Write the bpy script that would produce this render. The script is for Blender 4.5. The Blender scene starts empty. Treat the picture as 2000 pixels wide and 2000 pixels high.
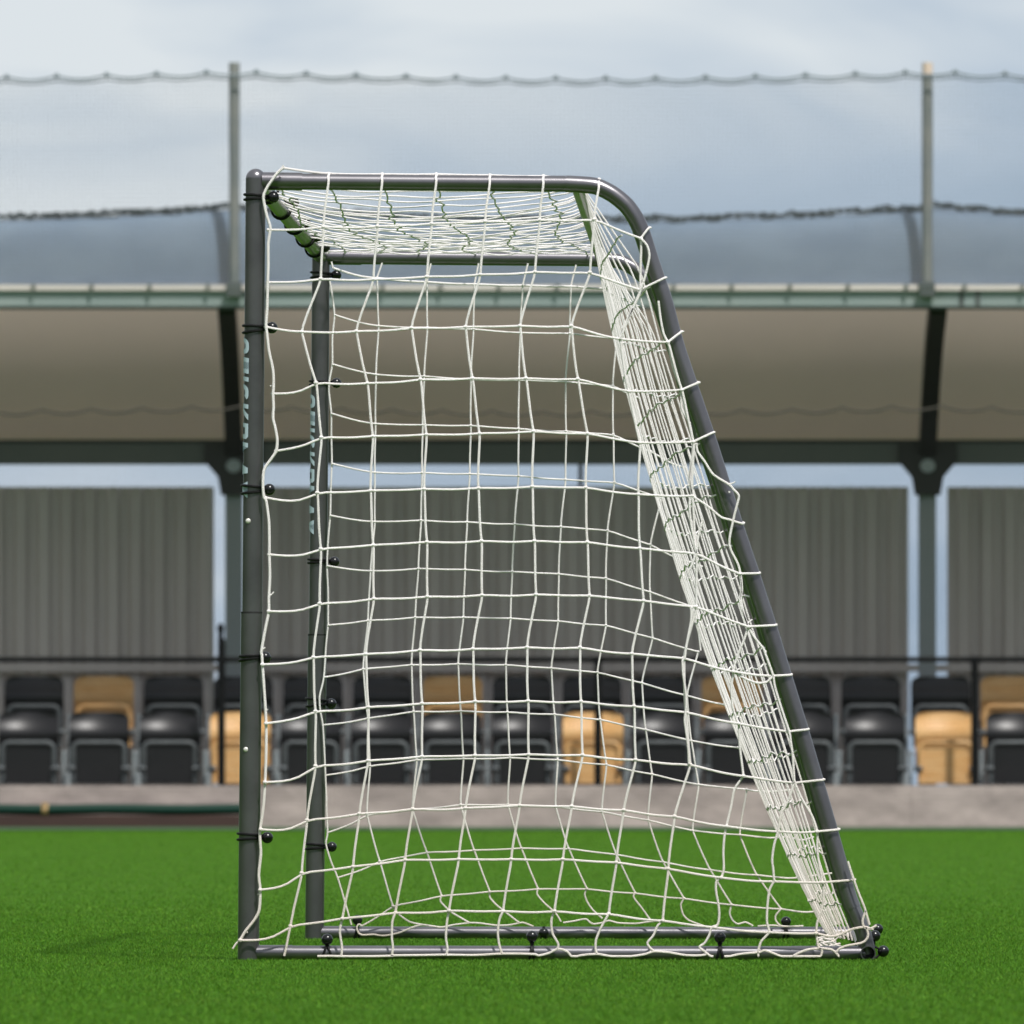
import bpy, bmesh, math, random
import numpy as np
from mathutils import Vector, Matrix
random.seed(7); RNG = np.random.default_rng(11)
S = bpy.context.scene
COL = S.collection
PI = math.pi

# ------------------------------------------------------------------ camera
FPX = 21885.0            # focal length expressed in pixels of a 2000 px wide frame
CAMH = 0.39
HZ = 1546.0              # picture row of the horizon
cam_d = bpy.data.cameras.new('camera'); cam = bpy.data.objects.new('camera', cam_d); COL.objects.link(cam)
cam.location = (0, 0, CAMH); cam.rotation_euler = (math.radians(90), 0, 0)
cam_d.sensor_width = 36; cam_d.lens = 36*FPX/2000.0
cam_d.shift_y = (HZ-1000)/2000.0
cam_d.clip_start = 0.5; cam_d.clip_end = 2000
cam_d.dof.use_dof = True; cam_d.dof.focus_distance = 27.6; cam_d.dof.aperture_fstop = 16.8
S.camera = cam

# ------------------------------------------------------------------ sky and sun
SUN_EL = math.radians(57); SUN_AZ = math.radians(27)     # azimuth from behind the camera towards the right
to_sun = Vector((math.sin(SUN_AZ)*math.cos(SUN_EL), -math.cos(SUN_AZ)*math.cos(SUN_EL), math.sin(SUN_EL)))
W = bpy.data.worlds.new('World'); S.world = W; W.use_nodes = True
nt = W.node_tree; nt.nodes.clear()
def N(t, typ, **kw):
    n = t.nodes.new(typ)
    for k, v in kw.items(): setattr(n, k, v)
    return n
out = N(nt, 'ShaderNodeOutputWorld'); bg = N(nt, 'ShaderNodeBackground'); bg.inputs[1].default_value = 0.1
sky = N(nt, 'ShaderNodeTexSky'); sky.sky_type = 'NISHITA'; sky.sun_disc = False
sky.sun_elevation = SUN_EL; sky.sun_rotation = math.atan2(to_sun.x, to_sun.y)
tc = N(nt, 'ShaderNodeTexCoord')
mp = N(nt, 'ShaderNodeMapping'); mp.inputs['Location'].default_value = (5.3, 1.0, 2.6); mp.inputs['Scale'].default_value = (20, 20, 62)
nz = N(nt, 'ShaderNodeTexNoise'); nz.inputs['Scale'].default_value = 1.0; nz.inputs['Detail'].default_value = 4; nz.inputs['Roughness'].default_value = 0.45
nz.inputs['Distortion'].default_value = 0.6
sep = N(nt, 'ShaderNodeSeparateXYZ')
mr = N(nt, 'ShaderNodeMapRange'); mr.inputs[1].default_value = 0.045; mr.inputs[2].default_value = 0.074; mr.inputs[3].default_value = -0.06; mr.inputs[4].default_value = 0.32
# clouds lie brighter towards the left of the stand
mx_ = N(nt, 'ShaderNodeMath', operation='MULTIPLY'); mx_.inputs[1].default_value = -2.2
cl_ = N(nt, 'ShaderNodeClamp'); cl_.inputs[1].default_value = -0.12; cl_.inputs[2].default_value = 0.12
ad0 = N(nt, 'ShaderNodeMath', operation='ADD'); ad = N(nt, 'ShaderNodeMath', operation='ADD')
cr = N(nt, 'ShaderNodeValToRGB')
e = cr.color_ramp.elements
e[0].position = 0.30; e[0].color = (3.05, 3.98, 5.15, 1)
e[1].position = 0.85; e[1].color = (6.6, 7.05, 7.4, 1)
m1 = cr.color_ramp.elements.new(0.55); m1.color = (4.1, 4.95, 6.0, 1)
mix = N(nt, 'ShaderNodeMix', data_type='RGBA'); mix.inputs[0].default_value = 0.93
L = nt.links.new
L(tc.outputs['Generated'], mp.inputs[0]); L(mp.outputs[0], nz.inputs['Vector']); L(tc.outputs['Generated'], sep.inputs[0])
L(sep.outputs['Z'], mr.inputs[0]); L(sep.outputs['X'], mx_.inputs[0]); L(mx_.outputs[0], cl_.inputs[0])
L(nz.outputs['Fac'], ad0.inputs[0]); L(mr.outputs[0], ad0.inputs[1]); L(ad0.outputs[0], ad.inputs[0]); L(cl_.outputs[0], ad.inputs[1])
L(ad.outputs[0], cr.inputs[0]); L(sky.outputs[0], mix.inputs[6]); L(cr.outputs[0], mix.inputs[7]); L(mix.outputs[2], bg.inputs[0]); L(bg.outputs[0], out.inputs[0])
sd = bpy.data.lights.new('sun', 'SUN'); sd.energy = 4.5; sd.angle = math.radians(3); sd.color = (1, 0.972, 0.935)
so = bpy.data.objects.new('sun', sd); COL.objects.link(so); so.rotation_euler = (-to_sun).to_track_quat('-Z', 'Y').to_euler()
so.location = (3, 10, 20)
S.view_settings.view_transform = 'Standard'; S.view_settings.look = 'None'; S.view_settings.exposure = 0.15; S.view_settings.gamma = 1
S.view_settings.use_curve_mapping = False
S.render.resolution_x = 1024; S.render.resolution_y = 1024
S.render.engine = 'CYCLES'

# ------------------------------------------------------------------ helpers
def Q(u, v, D): return Vector(((u-1000)*D/FPX, D, CAMH-(v-HZ)*D/FPX))

class MB:
    def __init__(s): s.v = []; s.f = []
    def add(s, V, F):
        b = len(s.v); s.v += [tuple(p) for p in V]; s.f += [tuple(i+b for i in q) for q in F]; return s
    def box(s, x0, x1, y0, y1, z0, z1):
        V = [(x, y, z) for x in (x0, x1) for y in (y0, y1) for z in (z0, z1)]
        return s.add(V, [(0,1,3,2),(4,6,7,5),(0,4,5,1),(2,3,7,6),(0,2,6,4),(1,5,7,3)])
    def pbox(s, u0, u1, v0, v1, D0, D1):
        a = Q(u0, v0, D0); b = Q(u1, v1, D0); return s.box(a.x, b.x, D0, D1, b.z, a.z)
    def tube(s, pts, r, n=8, closed=False, cap=True):
        P = [Vector(p) for p in pts]; m = len(P)
        R = r if hasattr(r, '__len__') else [r]*m
        T = []
        for i in range(m):
            a = P[i-1] if (i > 0 or closed) else P[i]; b = P[(i+1) % m] if (i < m-1 or closed) else P[i]
            t = (b-a); T.append(t.normalized() if t.length > 1e-9 else Vector((0,0,1)))
        up = Vector((0,0,1)) if abs(T[0].z) < .9 else Vector((1,0,0))
        nrm = (up - T[0]*up.dot(T[0])).normalized(); V = []
        for i in range(m):
            nrm = (nrm - T[i]*nrm.dot(T[i]))
            nrm = nrm.normalized() if nrm.length > 1e-6 else T[i].orthogonal().normalized()
            bi = T[i].cross(nrm)
            for k in range(n):
                a = 2*PI*k/n; V.append(P[i] + (nrm*math.cos(a)+bi*math.sin(a))*R[i])
        F = []
        for i in range(m if closed else m-1):
            j = (i+1) % m
            for k in range(n): F.append((i*n+k, i*n+(k+1) % n, j*n+(k+1) % n, j*n+k))
        if cap and not closed:
            F.append(tuple(range(n-1, -1, -1))); F.append(tuple((m-1)*n+k for k in range(n)))
        return s.add(V, F)
    def ball(s, c, r, n=12, sc=(1,1,1)):
        V = [(c[0], c[1], c[2]+r*sc[2])]; h = n//2
        for i in range(1, h):
            for k in range(n):
                a = PI*i/h; b = 2*PI*k/n
                V.append((c[0]+r*sc[0]*math.sin(a)*math.cos(b), c[1]+r*sc[1]*math.sin(a)*math.sin(b), c[2]+r*sc[2]*math.cos(a)))
        V.append((c[0], c[1], c[2]-r*sc[2])); F = []
        for k in range(n): F.append((0, 1+k, 1+(k+1) % n)); F.append((len(V)-1, 1+(h-2)*n+(k+1) % n, 1+(h-2)*n+k))
        for i in range(h-2):
            for k in range(n): F.append((1+i*n+k, 1+(i+1)*n+k, 1+(i+1)*n+(k+1) % n, 1+i*n+(k+1) % n))
        return s.add(V, F)
    def grid(s, fn, nu, nv):
        V = [fn(i/nu, j/nv) for j in range(nv+1) for i in range(nu+1)]
        F = [(j*(nu+1)+i, j*(nu+1)+i+1, (j+1)*(nu+1)+i+1, (j+1)*(nu+1)+i) for j in range(nv) for i in range(nu)]
        return s.add(V, F)
    def build(s, name, mat, parent=None, smooth=True, fixn=True, angle=40):
        me = bpy.data.meshes.new(name); me.from_pydata(s.v, [], s.f); me.update()
        if fixn:
            bm = bmesh.new(); bm.from_mesh(me); bmesh.ops.recalc_face_normals(bm, faces=bm.faces); bm.to_mesh(me); bm.free()
        o = bpy.data.objects.new(name, me); COL.objects.link(o); me.materials.append(mat)
        if smooth:
            me.polygons.foreach_set('use_smooth', [True]*len(me.polygons))
            try: me.set_sharp_from_angle(angle=math.radians(angle))
            except Exception: pass
        if parent is not None: put(o, parent)
        return o
def put(o, parent):
    o.parent = parent
    o.matrix_parent_inverse = Matrix.Translation(-Vector(parent.location))
def tag(o, label=None, cat=None, group=None, kind=None):
    if label: o['label'] = label
    if cat: o['category'] = cat
    if group: o['group'] = group
    if kind: o['kind'] = kind
    return o
def empty(name, loc):
    o = bpy.data.objects.new(name, None); COL.objects.link(o); o.location = loc; o.empty_display_size = .2; return o
def catmull(P, n=5, ten=.8):
    P = [Vector(p) for p in P]
    if len(P) < 3: return P
    o = []
    for i in range(len(P)-1):
        p0 = P[max(i-1, 0)]; p1 = P[i]; p2 = P[i+1]; p3 = P[min(i+2, len(P)-1)]
        for k in range(n):
            t = k/n
            a = (p2-p0)*.5*ten; b = (p3-p1)*.5*ten
            o.append(p1*(2*t**3-3*t*t+1)+a*(t**3-2*t*t+t)+p2*(-2*t**3+3*t*t)+b*(t**3-t*t))
    o.append(P[-1]); return o

def mat(name, col, rough=.6, metal=0, spec=.5, noise=None, bump=None, coat=0, trans=None):
    """noise=(scale, amount, second colour, stretch); bump=(scale, strength)"""
    m = bpy.data.materials.new(name); m.use_nodes = True; t = m.node_tree; b = t.nodes['Principled BSDF']
    b.inputs['Base Color'].default_value = (*col, 1); b.inputs['Roughness'].default_value = rough
    b.inputs['Metallic'].default_value = metal; b.inputs['Specular IOR Level'].default_value = spec
    b.inputs['Coat Weight'].default_value = coat
    tcn = N(t, 'ShaderNodeTexCoord')
    if noise:
        sc, amt, c2, st = noise
        mpn = N(t, 'ShaderNodeMapping'); mpn.inputs['Scale'].default_value = st
        n1 = N(t, 'ShaderNodeTexNoise'); n1.inputs['Scale'].default_value = sc; n1.inputs['Detail'].default_value = 5
        n1.inputs['Roughness'].default_value = .6
        rp = N(t, 'ShaderNodeMapRange'); rp.inputs[1].default_value = .35; rp.inputs[2].default_value = .65; rp.inputs[4].default_value = amt
        mc = N(t, 'ShaderNodeMix', data_type='RGBA'); mc.inputs[6].default_value = (*col, 1); mc.inputs[7].default_value = (*c2, 1)
        t.links.new(tcn.outputs['Object'], mpn.inputs[0]); t.links.new(mpn.outputs[0], n1.inputs['Vector']); t.links.new(n1.outputs['Fac'], rp.inputs[0])
        t.links.new(rp.outputs[0], mc.inputs[0]); t.links.new(mc.outputs[2], b.inputs['Base Color'])
    if trans:
        tr = N(t, 'ShaderNodeBsdfTranslucent'); tr.inputs[0].default_value = (*trans[1], 1); ms = N(t, 'ShaderNodeMixShader'); ms.inputs[0].default_value = trans[0]
        t.links.new(b.outputs[0], ms.inputs[1]); t.links.new(tr.outputs[0], ms.inputs[2]); t.links.new(ms.outputs[0], t.nodes['Material Output'].inputs[0])
    if bump:
        n2 = N(t, 'ShaderNodeTexNoise'); n2.inputs['Scale'].default_value = bump[0]; n2.inputs['Detail'].default_value = 3
        bn = N(t, 'ShaderNodeBump'); bn.inputs['Strength'].default_value = bump[1]; bn.inputs['Distance'].default_value = .01
        t.links.new(tcn.outputs['Object'], n2.inputs['Vector']); t.links.new(n2.outputs['Fac'], bn.inputs['Height']); t.links.new(bn.outputs[0], b.inputs['Normal'])
    return m

M = {}
M['paint'] = mat('charcoal_powder_coat', (.145, .138, .15), .29, .8, .5, noise=(7, .7, (.205, .198, .208), (1, 1, 1)), bump=(900, .04))
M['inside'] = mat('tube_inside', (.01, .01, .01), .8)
M['cord'] = mat('white_net_cord', (.94, .895, .89), .75, 0, .3, noise=(14, .6, (.85, .79, .76), (1, 1, 1)), bump=(700, .6))
t = M['cord'].node_tree; b = t.nodes['Principled BSDF']; src = b.inputs['Base Color'].links[0].from_socket     # cord soiled near the ground
gc = N(t, 'ShaderNodeTexCoord'); sx = N(t, 'ShaderNodeSeparateXYZ'); mz = N(t, 'ShaderNodeMapRange'); mz.inputs[1].default_value = .65; mz.inputs[2].default_value = .02; mz.inputs[3].default_value = 0; mz.inputs[4].default_value = .85
ns = N(t, 'ShaderNodeTexNoise'); ns.inputs['Scale'].default_value = 5; mm = N(t, 'ShaderNodeMath', operation='MULTIPLY'); md = N(t, 'ShaderNodeMix', data_type='RGBA'); md.inputs[7].default_value = (.62, .48, .36, 1)
t.links.new(gc.outputs['Object'], sx.inputs[0]); t.links.new(sx.outputs['Z'], mz.inputs[0]); t.links.new(gc.outputs['Object'], ns.inputs['Vector'])
t.links.new(mz.outputs[0], mm.inputs[0]); t.links.new(ns.outputs['Fac'], mm.inputs[1]); t.links.new(mm.outputs[0], md.inputs[0]); t.links.new(src, md.inputs[6]); t.links.new(md.outputs[2], b.inputs['Base Color'])
M['bungee'] = mat('black_bungee', (.004, .004, .004), .6, 0, .25)
M['black'] = mat('black_plastic', (.005, .005, .006), .25, 0, .45)
M['print'] = mat('pale_blue_print', (.46, .56, .63), .5)
M['rivet'] = mat('zinc_rivet', (.62, .60, .55), .4, .3)
M['gal'] = mat('galvanised_steel', (.27, .31, .33), .5, .4, noise=(6, .6, (.36, .38, .38), (1, 1, 3)))
M['gutter'] = mat('pale_gutter_metal', (.27, .33, .32), .5, .1, noise=(2, .5, (.34, .38, .36), (1, 1, 6)))
M['lip'] = mat('pale_gutter_lip', (.68, .62, .58), .5)
M['colm'] = mat('blue_grey_column_steel', (.24, .265, .275), .55, .1)
M['fabric'] = mat('blue_grey_roof_fabric', (.155, .235, .335), .7, noise=(2.6, .6, (.23, .32, .42), (.8, 1, 1.8)), bump=(4, .6), trans=(.36, (.74, .80, .88)))
M['lining'] = mat('beige_roof_lining', (.90, .62, .47), .8, noise=(.9, .8, (.74, .51, .385), (1, .6, 1.5)), bump=(1.3, .6), trans=(.62, (1.0, .78, .60)))
M['dark'] = mat('dark_steel', (.018, .019, .017), .55, .1)
M['beam'] = mat('grey_green_steel', (.085, .10, .095), .6, .1, noise=(1.4, .5, (.12, .13, .12), (1, 1, 1)))
M['clad'] = mat('grey_wall_cladding', (.46, .42, .40), .6, noise=(.8, .8, (.54, .50, .48), (4, 1, .5)))
M['seat_black'] = mat('black_seat_plastic', (.008, .0075, .009), .37, 0, .4, noise=(5, .5, (.014, .012, .014), (1, 1, 1)))
M['seat_amber'] = mat('amber_seat_plastic', (.56, .30, .105), .46, 0, .3, noise=(6, .8, (.66, .43, .21), (.5, 1, 5)))
M['rim'] = mat('grey_seat_frame', (.065, .075, .08), .5, .3, noise=(12, .7, (.11, .12, .125), (1, 1, 1)))
M['wall'] = mat('weathered_concrete', (.45, .375, .345), .9, noise=(3.1, .8, (.24, .20, .185), (.6, 1, 1.3)), bump=(9, 1.0))
M['floor'] = mat('terrace_concrete', (.16, .16, .155), .9)
M['rail'] = mat('black_rail_paint', (.004, .0045, .005), .75, 0, .15)
M['hose'] = mat('green_pipe', (.001, .030, .019), .6, 0, .25)
M['brass'] = mat('brass_fitting', (.45, .30, .14), .4, .4)
M['board'] = mat('brown_board', (.038, .020, .016), .8, noise=(6, .6, (.06, .03, .022), (.3, 1, 2)))
M['mesh'] = mat('ball_net_twine', (.03, .032, .032), .9, 0, .2)
M['mesh2'] = mat('grey_ball_net_twine', (.16, .18, .20), .9, 0, .2)
M['rope'] = mat('grey_net_rope', (.20, .235, .255), .85)
M['rope2'] = mat('brown_grey_net_rope', (.055, .05, .04), .9)
M['ridge'] = mat('dark_gathered_net', (.055, .065, .065), .9)
M['post'] = mat('weathered_net_post', (.20, .215, .205), .6, .3, noise=(3, .8, (.30, .29, .26), (1, 1, 1.2)))
M['cap'] = mat('tan_post_cap', (.60, .48, .38), .7)

def grass_mat(name, blades):
    m = bpy.data.materials.new(name); m.use_nodes = True; t = m.node_tree; b = t.nodes['Principled BSDF']
    b.inputs['Roughness'].default_value = .6 if blades else .95; b.inputs['Specular IOR Level'].default_value = .12 if blades else .02
    tcn = N(t, 'ShaderNodeTexCoord')
    n1 = N(t, 'ShaderNodeTexNoise'); n1.inputs['Scale'].default_value = .55; n1.inputs['Detail'].default_value = 3
    n2 = N(t, 'ShaderNodeTexNoise'); n2.inputs['Scale'].default_value = 55 if blades else 30; n2.inputs['Detail'].default_value = 2
    n3 = N(t, 'ShaderNodeTexNoise'); n3.inputs['Scale'].default_value = 6; n3.inputs['Detail'].default_value = 3
    k = 1.22 if blades else .62
    A = (.038*k, .128*k, .008*k, 1); B = (.095*k, .215*k, .017*k, 1); C = (.060*k, .165*k, .011*k, 1); D = (.15*k, .24*k, .035*k, 1)
    m1 = N(t, 'ShaderNodeMix', data_type='RGBA'); m1.inputs[6].default_value = A; m1.inputs[7].default_value = B
    m2 = N(t, 'ShaderNodeMix', data_type='RGBA'); m2.inputs[7].default_value = C
    r2 = N(t, 'ShaderNodeMapRange'); r2.inputs[1].default_value = .3; r2.inputs[2].default_value = .7
    r1 = N(t, 'ShaderNodeMapRange'); r1.inputs[1].default_value = .3; r1.inputs[2].default_value = .7; r1.inputs[4].default_value = .9
    t.links.new(tcn.outputs['Object'], n1.inputs['Vector']); t.links.new(tcn.outputs['Object'], n2.inputs['Vector']); t.links.new(tcn.outputs['Object'], n3.inputs['Vector'])
    t.links.new(n2.outputs['Fac'], r2.inputs[0]); t.links.new(r2.outputs[0], m1.inputs[0])
    t.links.new(n1.outputs['Fac'], r1.inputs[0]); t.links.new(r1.outputs[0], m2.inputs[0]); t.links.new(m1.outputs[2], m2.inputs[6])
    m3 = N(t, 'ShaderNodeMix', data_type='RGBA'); m3.inputs[7].default_value = D
    r3 = N(t, 'ShaderNodeMapRange'); r3.inputs[1].default_value = .52; r3.inputs[2].default_value = .75; r3.inputs[4].default_value = .22
    t.links.new(n3.outputs['Fac'], r3.inputs[0]); t.links.new(r3.outputs[0], m3.inputs[0]); t.links.new(m2.outputs[2], m3.inputs[6])
    if blades:
        at = N(t, 'ShaderNodeAttribute'); at.attribute_name = 'tone'; m4 = N(t, 'ShaderNodeMix', data_type='RGBA', blend_type='MULTIPLY'); m4.inputs[0].default_value = 1
        t.links.new(m3.outputs[2], m4.inputs[6]); t.links.new(at.outputs['Color'], m4.inputs[7]); m3 = m4
    t.links.new(m3.outputs[2], b.inputs['Base Color'])
    if blades:
        tr = N(t, 'ShaderNodeBsdfTranslucent'); ms = N(t, 'ShaderNodeMixShader'); ms.inputs[0].default_value = .3
        t.links.new(m3.outputs[2], tr.inputs[0]); t.links.new(b.outputs[0], ms.inputs[1]); t.links.new(tr.outputs[0], ms.inputs[2])
        t.links.new(ms.outputs[0], t.nodes['Material Output'].inputs[0])
    return m
M['ground'] = grass_mat('turf_ground', False); M['blades'] = grass_mat('turf_blades', True)

# ------------------------------------------------------------------ ground and turf
def gz(y): return 0.0 if y < 32 else min(.102, .102*(y-32)/(89.6-32))
ys = [-40, 0, 10, 20, 32, 45, 60, 75, 89.6, 100, 200, 900]
g = MB()
for a in ys:
    for x in (-400, -40, 0, 40, 400): g.v.append((x, a, gz(a)))
for j in range(len(ys)-1):
    for i in range(4): g.f.append((j*5+i, j*5+i+1, (j+1)*5+i+1, (j+1)*5+i))
go = g.build('ground', M['ground'], fixn=False); tag(go, 'flat green artificial turf pitch under the goal', 'ground', kind='structure')

NB = 900000
q = RNG.random(NB)
y = 1.0/(1/18.0 + q*(1/89.0-1/18.0))
y = np.where(RNG.random(NB) < .45, np.clip(28+5.2*RNG.standard_normal(NB), 18.2, 60), y)
x = (RNG.random(NB)*2-1)*(.0457*y*1.25+.35)
h = (.004+.005*RNG.random(NB))*(1+.06*np.sin(x*3.1)*np.sin(y*1.7))
w = .0010*np.maximum(1, y/26)*(0.8+.5*RNG.random(NB))
ang = RNG.random(NB)*2*PI; lean = RNG.random(NB)*.013; la = RNG.random(NB)*2*PI
z0 = np.where(y < 32, 0, .102*(y-32)/(89.6-32)) - .001
V = np.empty((NB*3, 3), dtype=np.float32)
V[0::3, 0] = x-w*np.cos(ang); V[0::3, 1] = y-w*np.sin(ang); V[0::3, 2] = z0
V[1::3, 0] = x+w*np.cos(ang); V[1::3, 1] = y+w*np.sin(ang); V[1::3, 2] = z0
V[2::3, 0] = x+lean*np.cos(la); V[2::3, 1] = y+lean*np.sin(la); V[2::3, 2] = z0+h
me = bpy.data.meshes.new('turf_grass'); me.vertices.add(NB*3); me.vertices.foreach_set('co', V.ravel())
me.loops.add(NB*3); me.loops.foreach_set('vertex_index', np.arange(NB*3, dtype=np.int32))
me.polygons.add(NB); me.polygons.foreach_set('loop_start', np.arange(0, NB*3, 3, dtype=np.int32))
try: me.polygons.foreach_set('loop_total', np.full(NB, 3, dtype=np.int32))
except Exception: pass
tone = np.ones((NB, 4), dtype=np.float32); tn = .52+.85*RNG.random(NB)**1.3; warm = np.where(RNG.random(NB) < .12, 1.45, 1.0)
tone[:, 0] = tn*warm*(.9+.2*RNG.random(NB)); tone[:, 1] = tn*np.where(warm > 1, 1.12, 1); tone[:, 2] = tn*(.8+.5*RNG.random(NB))
me.update(); ca = me.color_attributes.new('tone', 'FLOAT_COLOR', 'POINT'); ca.data.foreach_set('color', np.repeat(tone, 3, axis=0).ravel())
me.materials.append(M['blades'])
to = bpy.data.objects.new('turf_grass', me); COL.objects.link(to)
tag(to, 'short bright green blades of artificial grass around the goal', 'grass', kind='stuff')

M['edge'] = mat('dark_green_strip', (.018, .055, .016), .95, noise=(3, .6, (.03, .08, .02), (1, 1, 1)))  # darker green sheet laid just above the ground along the wall
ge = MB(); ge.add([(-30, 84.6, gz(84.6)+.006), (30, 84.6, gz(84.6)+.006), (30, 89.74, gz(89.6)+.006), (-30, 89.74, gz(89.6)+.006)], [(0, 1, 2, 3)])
tag(ge.build('ground_strip', M['edge'], fixn=False), 'darker green strip along the foot of the wall', 'ground', kind='structure')
# ------------------------------------------------------------------ grandstand
DG = 89.4; DR = 92.0; DW = 92.6
gs = empty('grandstand', (0, 90.5, .1))
tag(gs, 'covered spectator stand with blue grey fabric roof, beige lining and ribbed grey back wall', 'grandstand')
XL, XR = -9.0, 9.0
zt = Q(0, 566, DG).z
def zpx(v, D): return CAMH-(v-HZ)*D/FPX
# bay centres / frame lines
XP = [Q(457, 0, DR).x, Q(1811, 0, DR).x]; PITCH = XP[1]-XP[0]
FR = [XP[0]-PITCH, XP[0], XP[1], XP[1]+PITCH]
YRI = DG+.26
def ridge_z(x):
    f = ((x-XP[0]) / PITCH) % 1.0
    return zpx(407, YRI) - .105*(math.sin(PI*f))**.8
def roof_profile(s, x, inner):
    # s 0 at the gutter .. 1 at the rear beam
    zr = ridge_z(x); zg = zpx(558, DG); zb = zpx(862, DR+.1)
    a = s*2
    if a <= 1:
        Y = DG+.07+(YRI-DG-.07)*(1-math.cos(a*PI/2)); z = zg+(zr-zg)*math.sin(a*PI/2)
    else:
        b = a-1; Y = YRI+(DR+.45-YRI)*math.sin(b*PI/2); z = zb+(zr-zb)*math.cos(b*PI/2)
    if inner:
        c = Vector((0, 90.4, 3.6)); d = Vector((0, Y, z))-c; d = d*(1-.05/max(d.length, .2)); Y, z = (c+d).y, (c+d).z
    return Vector((x, Y, z))
r = MB(); r.grid(lambda u, v: roof_profile(v, XL+(XR-XL)*u, False), 90, 26); r.build('roof_membrane', M['fabric'], gs)
r = MB(); r.grid(lambda u, v: roof_profile(v, XL+(XR-XL)*u, True), 90, 26); r.build('roof_lining', M['lining'], gs)
# gutter: a pale lip over a deeper channel
gt = MB(); a = zpx(568, DG); b = zpx(598, DG)
gt.box(XL, XR, DG, DG+.16, b, a)
gut = gt.build('gutter', M['gutter'], gs, smooth=False)
lp = MB(); lp.box(XL, XR, DG-.035, DG+.05, a+.002, zpx(556, DG)); lpo = lp.build('gutter_lip', M['lip'], gs, smooth=False)
sk = MB(); sk.box(XL, XR, DG+.02, DG+.14, zpx(603, DG), b-.002); sk.build('gutter_fascia', M['beam'], gs, smooth=False)
for fx in FR[1:3]:
    for u0 in (fx+.16, fx+.29):
        j = MB(); j.box(u0, u0+.035, DG-.012, DG-.002, b-.01, a+.012); j.build('gutter_strap', M['beam'], gs, smooth=False)
k = -18
while k <= 18:
    u = 66+113.6*k; 
    if -60 < u < 2060:
        p = Q(u, 558, DG); c = MB()
        c.box(p.x-.016, p.x+.016, DG-.056, DG-.037, p.z-.028, p.z+.014); c.tube([(p.x, DG-.050, p.z-.03), (p.x+.004, DG-.050, p.z-.055)], .009, 6)
        c.build('net_clip', M['post'], gs)
    k += 1
# rear beam, rafters, columns and their joints
bm_ = MB(); bm_.box(XL, XR, DR-.05, DR+.1, zpx(907, DR), zpx(866, DR)); bm_.build('rear_beam', M['beam'], gs, smooth=False)
bm_ = MB(); bm_.box(XL, XR, DR-.06, DR+.08, zpx(866, DR)+.002, zpx(859, DR)); bm_.build('rear_beam_cap', M['dark'], gs, smooth=False)
for fx in FR:
    rf = MB(); pts = []
    for i in range(13):
        t = i/12; pts.append((fx, DG+.2+(DR-DG-.25)*t, zpx(590, DG)+(zpx(880, DR)-zpx(590, DG))*t+.16*math.sin(PI*t)))
    V2 = []; F2 = []
    for p in pts:
        for dx, dz in ((-.07, -.09), (.07, -.09), (.07, .09), (-.07, .09)): V2.append((p[0]+dx, p[1], p[2]+dz))
    for i in range(12):
        for kk in range(4): F2.append((i*4+kk, i*4+(kk+1) % 4, (i+1)*4+(kk+1) % 4, (i+1)*4+kk))
    F2 += [(3, 2, 1, 0), (48, 49, 50, 51)]
    rf.add(V2, F2); rf.build('rafter', M['dark'], gs, smooth=False)
    cl = MB(); cl.box(fx-.072, fx+.072, DR-.05, DR+.06, .3, zpx(968, DR)); cl.build('column', M['colm'], gs, smooth=False)
    nd = MB(); z1 = zpx(866, DR)+.02; z2 = zpx(968, DR)
    prof = [(-.24, z1), (-.24, z1-.17), (-.13, z1-.30), (-.105, z2), (.105, z2), (.13, z1-.30), (.24, z1-.17), (.24, z1)]
    V3 = [(fx+px, DR-.11, pz) for px, pz in prof]+[(fx+px, DR-.052, pz) for px, pz in prof]; n8 = 8
    nd.add(V3, [tuple(range(n8)), tuple(range(2*n8-1, n8-1, -1))]+[(i, (i+1) % n8, n8+(i+1) % n8, n8+i) for i in range(n8)])
    no = nd.build('column_bracket', M['dark'], gs, smooth=False)
    bo = MB(); zc = zpx(911, DR); ring = [(fx+.062*math.cos(2*PI*i/20), DR-.112, zc+.055*math.sin(2*PI*i/20)) for i in range(20)]
    bo.add(ring+[(p[0], DR-.14, p[2]) for p in ring], [tuple(range(20)), tuple(range(39, 19, -1))]+[(i, (i+1) % 20, 20+(i+1) % 20, 20+i) for i in range(20)])
    bo.build('bolt_cover', M['gal'], no, smooth=False)
    o_ = bpy.context.view_layer
# ribbed cladding panels between the columns
def ribbed(u0, u1):
    x0, x1 = Q(u0, 0, DW).x, Q(u1, 0, DW).x; z0, z1 = .3, zpx(951, DW); P = .19; m = MB(); prof = []
    x = x0; k = math.floor(x0/P)*P
    xs = []
    while k < x1+P:
        xs += [(k, 0), (k+P*.30, 0), (k+P*.46, -.05), (k+P*.84, -.05)]; k += P
    xs = [(a, b) for a, b in xs if x0 < a < x1]; xs = [(x0, xs[0][1])]+xs+[(x1, xs[-1][1])]
    for a, b in xs: prof.append((a, b))
    n = len(prof); V = []
    for off in (0, .012):
        for a, b in prof: V += [(a, DW+b+off, z0), (a, DW+b+off, z1)]
    F = []
    for s_ in (0, 2*n):
        for i in range(n-1): F.append((s_+2*i, s_+2*i+2, s_+2*i+3, s_+2*i+1))
    for i in range(n-1): F.append((2*i+1, 2*i+3, 2*n+2*i+3, 2*n+2*i+1))
    m.add(V, F); return m.build('wall_panel', M['clad'], gs, smooth=False)
ribbed(-900, 418); ribbed(497, 1774); ribbed(1850, 3100)
hg = MB(); p = Q(1134, 0, DW); hg.box(p.x-.018, p.x+.018, DW+.02, DW+.06, zpx(960, DW), zpx(870, DW)); hg.build('wall_hanger', M['dark'], gs, smooth=False)
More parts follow.
